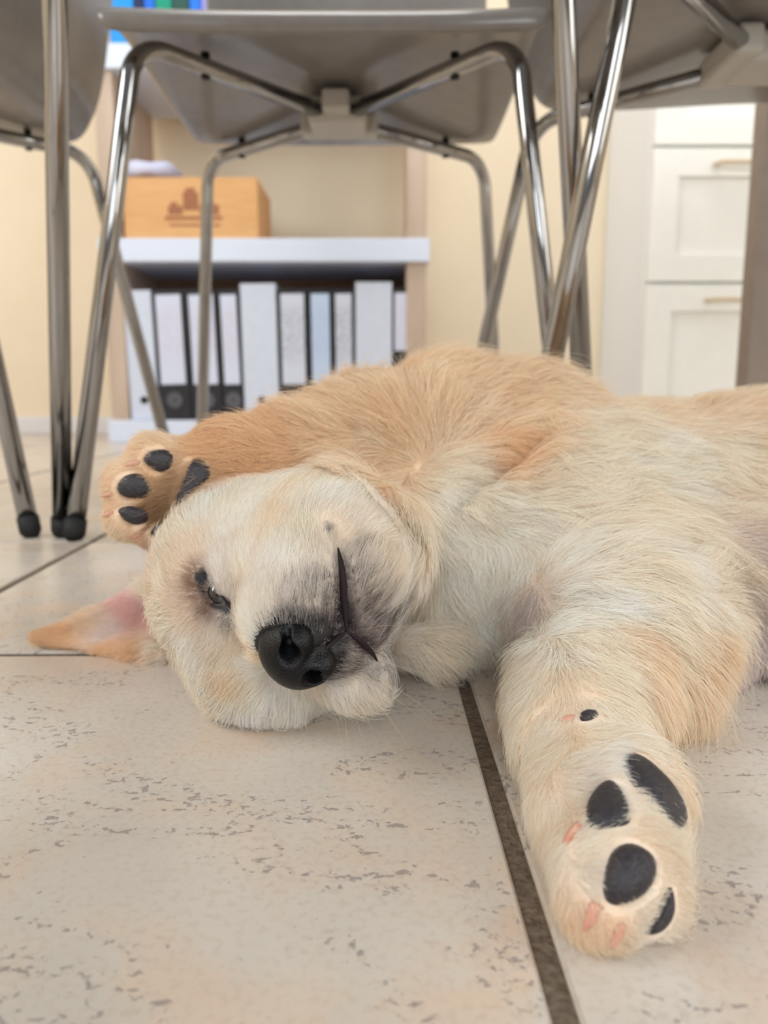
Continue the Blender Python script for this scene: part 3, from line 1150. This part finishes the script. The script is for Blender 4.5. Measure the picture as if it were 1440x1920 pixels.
# ---- coat: control points read on the body: pixel, comb direction, length mm, lift, colour, share of dark hairs
TO = (247, 223, 194)
WH, CR, TN, OR_, BR, PK = (253, 245, 234), (251, 238, 222), (249, 228, 203), (241, 209, 171), (140, 88, 46), (238, 205, 200)
LV = (234, 222, 216)
CTRL = [
    # muzzle
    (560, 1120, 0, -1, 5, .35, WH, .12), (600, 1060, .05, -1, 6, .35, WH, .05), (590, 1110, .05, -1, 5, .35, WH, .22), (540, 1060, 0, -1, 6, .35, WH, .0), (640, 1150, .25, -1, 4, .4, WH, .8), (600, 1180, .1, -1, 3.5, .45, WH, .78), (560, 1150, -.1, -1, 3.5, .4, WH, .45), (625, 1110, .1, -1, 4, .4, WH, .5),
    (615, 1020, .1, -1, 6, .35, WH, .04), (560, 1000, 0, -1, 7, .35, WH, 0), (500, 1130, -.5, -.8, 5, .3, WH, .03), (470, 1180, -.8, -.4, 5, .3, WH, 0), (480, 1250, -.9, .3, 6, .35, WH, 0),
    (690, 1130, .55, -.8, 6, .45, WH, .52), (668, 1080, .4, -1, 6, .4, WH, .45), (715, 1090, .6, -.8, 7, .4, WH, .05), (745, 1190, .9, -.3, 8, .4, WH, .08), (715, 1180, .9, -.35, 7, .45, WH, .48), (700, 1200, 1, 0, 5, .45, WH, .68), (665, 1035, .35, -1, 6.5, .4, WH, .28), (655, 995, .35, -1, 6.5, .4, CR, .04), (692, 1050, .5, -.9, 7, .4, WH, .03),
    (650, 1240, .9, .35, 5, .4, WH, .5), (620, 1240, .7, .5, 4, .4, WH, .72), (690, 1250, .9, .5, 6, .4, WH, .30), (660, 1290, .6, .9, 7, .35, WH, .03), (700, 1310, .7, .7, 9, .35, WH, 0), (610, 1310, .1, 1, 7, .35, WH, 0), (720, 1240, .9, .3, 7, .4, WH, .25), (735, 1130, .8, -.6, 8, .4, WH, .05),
    # face
    (450, 1060, -.4, -1, 5.0, .3, WH, 0), (430, 980, -.3, -1, 5.8, .3, WH, 0), (480, 930, -.1, -1, 5.8, .3, WH, 0), (380, 960, -.5, -1, 7.2, .3, WH, 0), (330, 1000, -.6, -.8, 8.6, .35, CR, 0), (320, 1080, -.8, -.4, 8.6, .35, CR, 0),
    (560, 910, .1, -1, 5.8, .35, CR, 0), (640, 930, .4, -.9, 5.8, .35, WH, 0), (700, 1000, .7, -.7, 6.5, .35, CR, 0), (745, 1080, .9, -.4, 7.2, .4, CR, 0), (500, 1000, -.2, -1, 5.0, .3, CR, 0),
    (372, 1080, -.7, -.7, 3.6, .3, BR, .12), (366, 1100, -.8, -.3, 3.6, .3, BR, .15), (347, 1050, -.7, -.7, 6, .3, CR, 0), (380, 1040, -.4, -1, 5, .3, CR, 0), (400, 1062, -.3, -1, 5, .3, WH, .02), (345, 1085, -.9, 0, 6, .3, CR, 0), (365, 1150, -.7, .5, 6, .3, CR, 0), (400, 1175, -.4, .9, 5, .3, WH, .02), (455, 1150, -.3, -.6, 4, .3, WH, 0), (390, 1138, -.6, .7, 3.6, .35, BR, .25), (420, 1150, -.2, .9, 3.2, .35, WH, .40), (440, 1120, .1, -.9, 3.2, .3, WH, .12), (415, 1090, -.2, -1, 3.2, .3, WH, .10), (350, 1110, -.9, .2, 5.8, .3, CR, 0),
    (310, 1150, -.8, .5, 8.6, .4, CR, 0), (310, 1220, -.7, .7, 9.4, .4, WH, 0), (360, 1200, -.5, .8, 8.6, .35, WH, 0), (430, 1210, -.4, .9, 7.9, .35, CR, 0), (390, 1280, -.5, .9, 9.4, .4, CR, 0), (460, 1310, -.3, 1, 10.8, .45, WH, 0), (540, 1330, .1, 1, 9.4, .45, WH, 0), (490, 1230, -.7, .7, 5.8, .4, TN, 0), (440, 1260, -.5, .9, 8.6, .4, TN, 0),
    # ear, inside and rim
    (250, 1140, -.8, .3, 3, .2, PK, 0), (200, 1180, -1, .2, 4, .2, LV, 0), (120, 1200, -1, .1, 6, .25, OR_, 0), (75, 1197, -1, 0, 6, .3, OR_, .05), (200, 1228, -.8, .5, 7, .3, OR_, 0), (270, 1222, -.6, .7, 9, .35, OR_, .05), (180, 1170, -.9, -.3, 6, .25, TN, 0), (275, 1095, -.6, -.6, 6, .3, CR, 0),
    # upper paw and foreleg
    (240, 870, -.9, .1, 5, .3, TN, 0), (215, 940, -1, .2, 5, .3, TN, 0), (240, 1000, -.7, .6, 5, .3, TN, 0), (290, 945, -.7, .2, 6, .4, (205, 165, 122), .15), (320, 905, -.6, .2, 6, .4, (214, 178, 138), .1), (310, 960, -.6, .4, 6, .4, (190, 150, 108), .2), (290, 900, -.7, .2, 6, .4, OR_, .05), (310, 830, -.8, -.3, 6, .35, TN, 0), (400, 835, -.9, -.1, 8, .3, OR_, 0), (470, 840, -1, .1, 10, .3, OR_, 0), (540, 830, -.9, .3, 11, .35, OR_, 0),
    (600, 800, -.85, -.1, 13, .35, TO, 0), (640, 850, -.7, .3, 14, .35, TO, 0), (700, 760, -.5, -.6, 15, .4, TO, 0), (760, 720, -.1, -.8, 15, .45, TO, 0), (850, 700, .3, -.75, 16, .5, TO, 0), (930, 700, .55, -.6, 17, .5, TO, 0), (1000, 740, .8, -.2, 18, .5, TN, 0), (740, 820, -.45, -.4, 16, .35, TO, 0), (800, 790, -.1, -.65, 16, .35, TO, 0), (880, 800, .25, -.55, 16, .35, TN, 0), (940, 850, .3, .6, 14, .3, OR_, 0), (850, 890, .6, .2, 14, .3, CR, 0), (700, 870, -.5, .5, 15, .3, TO, 0), (960, 790, .6, -.25, 16, .4, TO, 0),
    # neck, chest
    (700, 930, -.4, .6, 14, .3, TN, 0), (760, 960, 0, 1, 16, .35, CR, 0), (790, 1060, .1, 1, 18, .4, CR, 0), (760, 1160, .3, 1, 15, .4, CR, 0), (800, 1200, .4, 1, 15, .4, CR, 0), (850, 1160, .2, 1, 16, .4, WH, 0), (860, 1040, .2, 1, 16, .35, WH, 0), (880, 1230, .1, 1, 13, .4, CR, 0), (950, 1230, .2, 1, 12, .4, CR, 0),
    (850, 940, .3, .6, 15, .3, WH, 0), (940, 960, .8, .4, 16, .3, WH, 0), (930, 1080, -.2, .9, 13, .35, WH, 0), (985, 1140, .2, .6, 8, .3, LV, .03), (960, 1120, -.3, .8, 10, .3, WH, .01), (1040, 1060, .9, .1, 13, .3, WH, 0), (1030, 1180, .6, .8, 11, .35, WH, 0),
    # belly
    (1050, 880, .9, .2, 18, .3, CR, 0), (1100, 800, 1, -.1, 18, .35, CR, 0), (1200, 775, 1, -.1, 16, .35, TN, 0), (1350, 775, 1, -.05, 16, .35, TN, 0), (1200, 870, 1, .15, 18, .3, WH, 0), (1350, 870, 1, .2, 18, .3, CR, 0), (1100, 960, 1, .3, 19, .3, CR, 0), (1230, 980, .9, .45, 19, .35, CR, 0), (1400, 960, 1, .3, 16, .3, CR, .03), (1150, 1060, .9, .4, 18, .35, CR, 0), (1260, 1080, .8, .6, 18, .35, WH, 0),
    (1380, 1060, .6, .7, 13, .3, CR, .03), (1420, 1150, .3, .9, 9, .3, LV, .12), (1400, 1220, .1, 1, 12, .4, LV, .06), (1430, 1040, .8, .3, 12, .3, LV, .05), (1340, 1130, .6, .7, 16, .4, CR, 0),
    # near foreleg
    (1100, 1120, .8, .5, 14, .35, WH, 0), (1200, 1150, .8, .6, 17, .4, CR, 0), (1290, 1200, .7, .8, 22, .5, TN, 0), (1290, 1270, .6, .9, 22, .5, TN, 0), (1200, 1250, .6, .9, 17, .4, TN, 0), (1240, 1330, .5, .9, 18, .45, TN, 0), (1100, 1220, .4, 1, 11, .35, CR, 0), (1000, 1240, -.1, 1, 7, .3, CR, 0), (960, 1330, -.2, 1, 6, .3, CR, 0), (1060, 1290, .2, 1, 6.5, .3, CR, 0), (1150, 1320, .5, .9, 9, .35, CR, 0),
    (1000, 1430, -.1, 1, 5, .3, CR, 0), (1090, 1390, .3, 1, 6, .35, CR, 0), (1180, 1390, .6, .7, 9, .4, CR, 0), (1060, 1480, .5, .6, 6, .4, CR, 0), (1090, 1470, .8, .3, 6, .4, WH, .12), (1020, 1560, -.1, 1, 5, .3, CR, 0), (1200, 1560, .6, .6, 8, .45, CR, 0), (1210, 1520, .9, .1, 7, .45, CR, 0), (1275, 1590, 1, .1, 7, .4, CR, 0), (1040, 1640, .0, 1, 5, .3, CR, 0), (1100, 1640, .7, .3, 5.5, .4, WH, .06), (1080, 1720, .2, 1, 5, .3, TN, 0), (1160, 1725, .3, .9, 5, .35, TN, 0), (1240, 1640, .8, .5, 7, .45, CR, 0), (1130, 1420, .8, .4, 7, .4, WH, 0), (1150, 1570, .4, -.7, 5, .4, CR, 0), (1200, 1730, .8, .2, 5, .4, WH, .08), (1250, 1400, .7, .7, 9, .4, TN, 0),
]
CP = np.array([hit(c[0], c[1])[0] for c in CTRL])
CD = np.array([C_RIGHT * c[2] - C_UP * c[3] for c in CTRL])
CV = np.array([[c[4] * .001, c[5], *lin(c[6]), c[7]] for c in CTRL])


def control(P):
    """blend of the control points around each point"""
    out_v = np.empty((len(P), CV.shape[1]))
    out_d = np.empty((len(P), 3))
    for i in range(0, len(P), 40000):
        q = P[i:i + 40000]
        d2 = ((q[:, None, :] - CP[None]) ** 2).sum(-1) + .005 ** 2
        wt = d2 ** -2.4
        wt /= wt.sum(1, keepdims=True)
        out_v[i:i + 40000] = wt @ CV
        out_d[i:i + 40000] = wt @ CD
    return out_d, out_v


def value_noise(P, scale, seed):
    r = np.random.default_rng(seed).standard_normal((24, 24, 24))
    q = P / scale
    i = np.floor(q).astype(int)
    f = q - i
    f = f * f * (3 - 2 * f)
    o = 0
    for a in (0, 1):
        for b in (0, 1):
            for c in (0, 1):
                wt = (f[:, 0] if a else 1 - f[:, 0]) * (f[:, 1] if b else 1 - f[:, 1]) * (f[:, 2] if c else 1 - f[:, 2])
                o = o + wt * r[(i[:, 0] + a) % 24, (i[:, 1] + b) % 24, (i[:, 2] + c) % 24]
    return o


LIPS = np.vstack([np.array(MOUTH_A), np.array(MOUTH_B), np.array(PHILTRUM)])
EYE_P = np.array(EYE)


def near(P, Q, r):
    d = np.full(len(P), 9.0)
    for i in range(0, len(P), 40000):
        d[i:i + 40000] = np.sqrt(((P[i:i + 40000, None, :] - Q[None]) ** 2).sum(-1)).min(1)
    return d


# skin colour per vertex
_, sv = control(BV)
skin = sv[:, 2:5] * np.array([.93, .86, .80])
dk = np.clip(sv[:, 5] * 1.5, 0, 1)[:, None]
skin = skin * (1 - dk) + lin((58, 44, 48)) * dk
dl = near(BV, LIPS, .01)
de = near(BV, EYE_P, .01)
dn = near(BV, NC[None], .03)
s1 = np.clip(1 - (dl - .0017) / .0013, 0, 1)[:, None]
skin = skin * (1 - s1) + lin((22, 17, 20)) * s1
s2 = np.clip(1 - (de - .0026) / .0014, 0, 1)[:, None]
skin = skin * (1 - s2) + lin((26, 19, 20)) * s2
s3 = np.clip(1 - (dn - .0165) / .003, 0, 1)[:, None]
skin = skin * (1 - s3) + lin((20, 17, 20)) * s3
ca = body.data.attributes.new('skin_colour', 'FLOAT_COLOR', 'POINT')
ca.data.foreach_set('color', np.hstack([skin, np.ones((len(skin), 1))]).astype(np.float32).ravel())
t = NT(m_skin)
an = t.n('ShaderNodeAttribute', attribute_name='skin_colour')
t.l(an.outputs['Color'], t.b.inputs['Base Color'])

# roots
qa, qb, qc, qd = (BV[BF[:, i]] for i in range(4))
ctr = (qa + qb + qc + qd) / 4
fn = np.cross(qc - qa, qd - qb)
ar = np.linalg.norm(fn, axis=1) / 2
fn = fn / (2 * ar[:, None] + 1e-12)
view = CAM - ctr
view /= np.linalg.norm(view, axis=1, keepdims=True)
fac = (fn * view).sum(1)
d_head = np.linalg.norm(ctr - H(-.05, 0, 0), axis=1)
dens = np.where(d_head < .075, 620.0, 260.0)                       # hairs per square centimetre
dens = np.where(ctr[:, 1] < .27, np.where(d_head < .075, 620.0, 520.0), dens)
dens = np.where((ctr[:, 0] < .03) & (d_head >= .075), 480.0, dens)
dens *= np.where(fac > -.25, 1.0, .3) * np.where(ctr[:, 2] < .0015, .15, 1.0) * np.where(ctr[:, 0] > .25, .5, 1.0)
exp_n = ar * 1e4 * dens
cnt = rng.poisson(exp_n)
fi = np.repeat(np.arange(len(BF)), cnt)
u = rng.random((len(fi), 2))
R = (qa[fi] * ((1 - u[:, :1]) * (1 - u[:, 1:])) + qb[fi] * (u[:, :1] * (1 - u[:, 1:])) + qc[fi] * (u[:, :1] * u[:, 1:]) + qd[fi] * ((1 - u[:, :1]) * u[:, 1:]))
nq = np.stack([(R - NC) @ F, (R - NC) @ U, (R - NC) @ L], 1) / np.array([.0140, .0112, .0132])
keep_m = np.linalg.norm(nq, axis=1) > 1.0
keep_m &= near(R, EYE_P, .01) > .0029
keep_m &= near(R, LIPS, .01) > .00245
pc_ = PAD_PTS
# a coarse hash of the pads keeps the test cheap
key = lambda P: (np.floor(P / .0022).astype(np.int64) @ np.array([1, 4099, 16785409]))
pk = np.unique(np.concatenate([key(pc_ + np.array(o) * .0011) for o in ((0, 0, 0), (1, 0, 0), (-1, 0, 0), (0, 1, 0), (0, -1, 0), (0, 0, 1), (0, 0, -1))]))
cand = np.where(np.isin(key(R), pk))[0]
if len(cand):
    dp = near(R[cand], pc_, 1)
    keep_m[cand[dp < .0015]] = False
R = R[keep_m]
_, V0 = control(R)
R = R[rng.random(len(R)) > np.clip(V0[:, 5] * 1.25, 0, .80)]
N = grad(R)
Dv, V = control(R)
n = len(R)
print('hairs', n)
T = Dv - N * (Dv * N).sum(1, keepdims=True)
T /= np.linalg.norm(T, axis=1, keepdims=True) + 1e-9
# wavy swirl of the comb direction, stronger where the coat is long
B = np.cross(N, T)
long_ = np.clip((V[:, 0] - .006) / .010, 0, 1)
sw = (value_noise(R, .016, 1) * .45 + value_noise(R, .006, 2) * .22) * (.35 + .9 * long_) + rng.normal(0, .10, n)
T = T * np.cos(sw)[:, None] + B * np.sin(sw)[:, None]
B = np.cross(N, T)
lowp = np.where(R[:, 1] < .27)[0]
low_k = np.ones(n)
low_k[lowp] = np.clip(near(R[lowp], pc_[::3], 1) / .006, .66, 1)
stray = rng.random(n) < .07
lift = np.clip(V[:, 1] * 1.3 + value_noise(R, .009, 3) * .12 + rng.normal(0, .10, n) + .35 * stray, .06, 1.3)
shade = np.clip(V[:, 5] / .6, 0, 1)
ln = V[:, 0] * low_k * (1 + .25 * long_) * (1 + .2 * stray) * (1 - .35 * shade) * np.clip(1 + value_noise(R, .008, 4) * .13 + rng.normal(0, .16, n), .45, 1.6)
lipd = near(R, LIPS, .01)
ln *= np.clip((lipd - .0012) / .0055, .25, 1)
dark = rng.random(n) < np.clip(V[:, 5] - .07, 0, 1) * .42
NP = 6
ts = np.linspace(0, 1, NP)
P = np.empty((n, NP, 3))
bend = rng.normal(0, .16, n) + value_noise(R, .007, 5) * .22 * long_
for k, s in enumerate(ts):
    a = lift * (1 - .75 * s)
    P[:, k] = R + (T * np.cos(a)[:, None] + N * np.sin(a)[:, None] + B * (bend * s)[:, None]) * (ln * s)[:, None]
    if k:
        dz = np.clip(sample(P[:, k]), -9, None)
        push = np.clip(.0004 * (1 + k * .3) - dz, 0, .004)
        P[:, k] += N * push[:, None]
P[:, 0] -= N * .0006
# locks: tips drawn to the middle of their neighbours'
cell = np.where(ln > .009, .0052, .0024)
jit = np.stack([value_noise(R, .012, 20 + i) for i in range(3)], 1) * .002
kk = np.floor((R + jit) / cell[:, None]).astype(np.int64) @ np.array([1, 5003, 25030009]) + np.where(ln > .009, 7, 0)
_, inv = np.unique(kk, return_inverse=True)
m = inv.max() + 1
num = np.bincount(inv, minlength=m)
cl = np.clip(.60 * long_ + .22, 0, .8) * rng.uniform(.4, 1, n) * (1 - .8 * stray)
for k in range(1, NP):
    mean = np.stack([np.bincount(inv, P[:, k, i], m) / num for i in range(3)], 1)[inv]
    P[:, k] += (mean - P[:, k]) * (cl * ts[k] ** 1.3)[:, None]
P[:, :, 2] = np.maximum(P[:, :, 2], .0005)
colr = V[:, 2:5] * np.exp(value_noise(R, .010, 8)[:, None] * np.array([.02, .035, .065]) + rng.normal(0, .085, (n, 1)))
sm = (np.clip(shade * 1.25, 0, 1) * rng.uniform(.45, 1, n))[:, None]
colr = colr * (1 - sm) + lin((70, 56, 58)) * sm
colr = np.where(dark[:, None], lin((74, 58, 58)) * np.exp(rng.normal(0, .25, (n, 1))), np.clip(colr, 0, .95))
rad = np.where(V[:, 0] < .008, .000052, .000075) * rng.uniform(.75, 1.25, n)


def curves_part(name, P, rad, colr, m, taper):
    cd = bpy.data.hair_curves.new(name)
    nn, kp = P.shape[:2]
    cd.add_curves([kp] * nn)
    cd.attributes['position'].data.foreach_set('vector', (P - PL).astype(np.float32).ravel())
    ra = cd.attributes.get('radius') or cd.attributes.new('radius', 'FLOAT', 'POINT')
    ra.data.foreach_set('value', (rad[:, None] * np.asarray(taper)[None]).astype(np.float32).ravel())
    c = cd.attributes.new('hair_colour', 'FLOAT_COLOR', 'CURVE')
    c.data.foreach_set('color', np.hstack([colr, np.ones((nn, 1))]).astype(np.float32).ravel())
    cd.materials.append(m)
    o = bpy.data.objects.new(name, cd)
    COL.objects.link(o)
    o.parent = puppy
    return o


m_hair = bpy.data.materials.new('puppy_hair')
m_hair.use_nodes = True
t = NT(m_hair)
t.b.inputs['Roughness'].default_value = .55
t.b.inputs['Specular IOR Level'].default_value = .25
an = t.n('ShaderNodeAttribute', attribute_name='hair_colour')
t.l(an.outputs['Color'], t.b.inputs['Base Color'])
tr = t.n('ShaderNodeBsdfTranslucent')
t.l(an.outputs['Color'], tr.inputs['Color'])
ms = t.n('ShaderNodeMixShader')
ms.inputs[0].default_value = .35
t.l(t.b.outputs[0], ms.inputs[1])
t.l(tr.outputs[0], ms.inputs[2])
t.l(ms.outputs[0], t.t.nodes['Material Output'].inputs['Surface'])
if FUR:
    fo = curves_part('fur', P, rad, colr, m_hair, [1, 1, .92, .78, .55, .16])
    fo['kind'] = 'stuff'
    # whiskers
    wp, wd = [], []
    for (x, y, dx, dy, l_) in [(680, 1290, .9, .7, .030), (700, 1270, 1, .35, .034), (670, 1310, .6, 1, .026), (690, 1300, .8, .8, .036), (640, 1300, .3, 1, .022), (655, 1320, .5, 1, .02), (710, 1240, 1, .1, .03),
                               (690, 1180, 1, -.5, .022), (560, 905, -.4, -.9, .014), (548, 900, -.8, -.6, .016), (556, 902, .3, -1, .013), (700, 985, .5, -.8, .02), (720, 960, .6, -.9, .018), (440, 1180, -1, -.1, .03), (285, 1215, -.8, .5, .014), (290, 1225, -.8, .6, .012),
                               (610, 1320, 0, 1, .014), (625, 1325, .2, 1, .015), (720, 1300, 1, .5, .024)]:
        p, ok = hit(x, y)
        g = grad(p)[0]
        d = nrm(C_RIGHT * dx - C_UP * dy)
        d = nrm(d - g * (d @ g) * .8 + g * .45)
        sag = np.array([0, 0, -.25]) * l_ + g * .1 * l_
        q = np.array([p + d * l_ * .7 * s + sag * s * s for s in np.linspace(0, 1, 9)])
        q[:, 2] = np.maximum(q[:, 2], .0012)
        wp.append(q)
    wp = np.array(wp)
    wo = curves_part('whiskers', wp, np.full(len(wp), .00006), np.tile(lin((236, 214, 178)), (len(wp), 1)), m_hair, np.linspace(1, .2, 9))
    wo['kind'] = 'stuff'
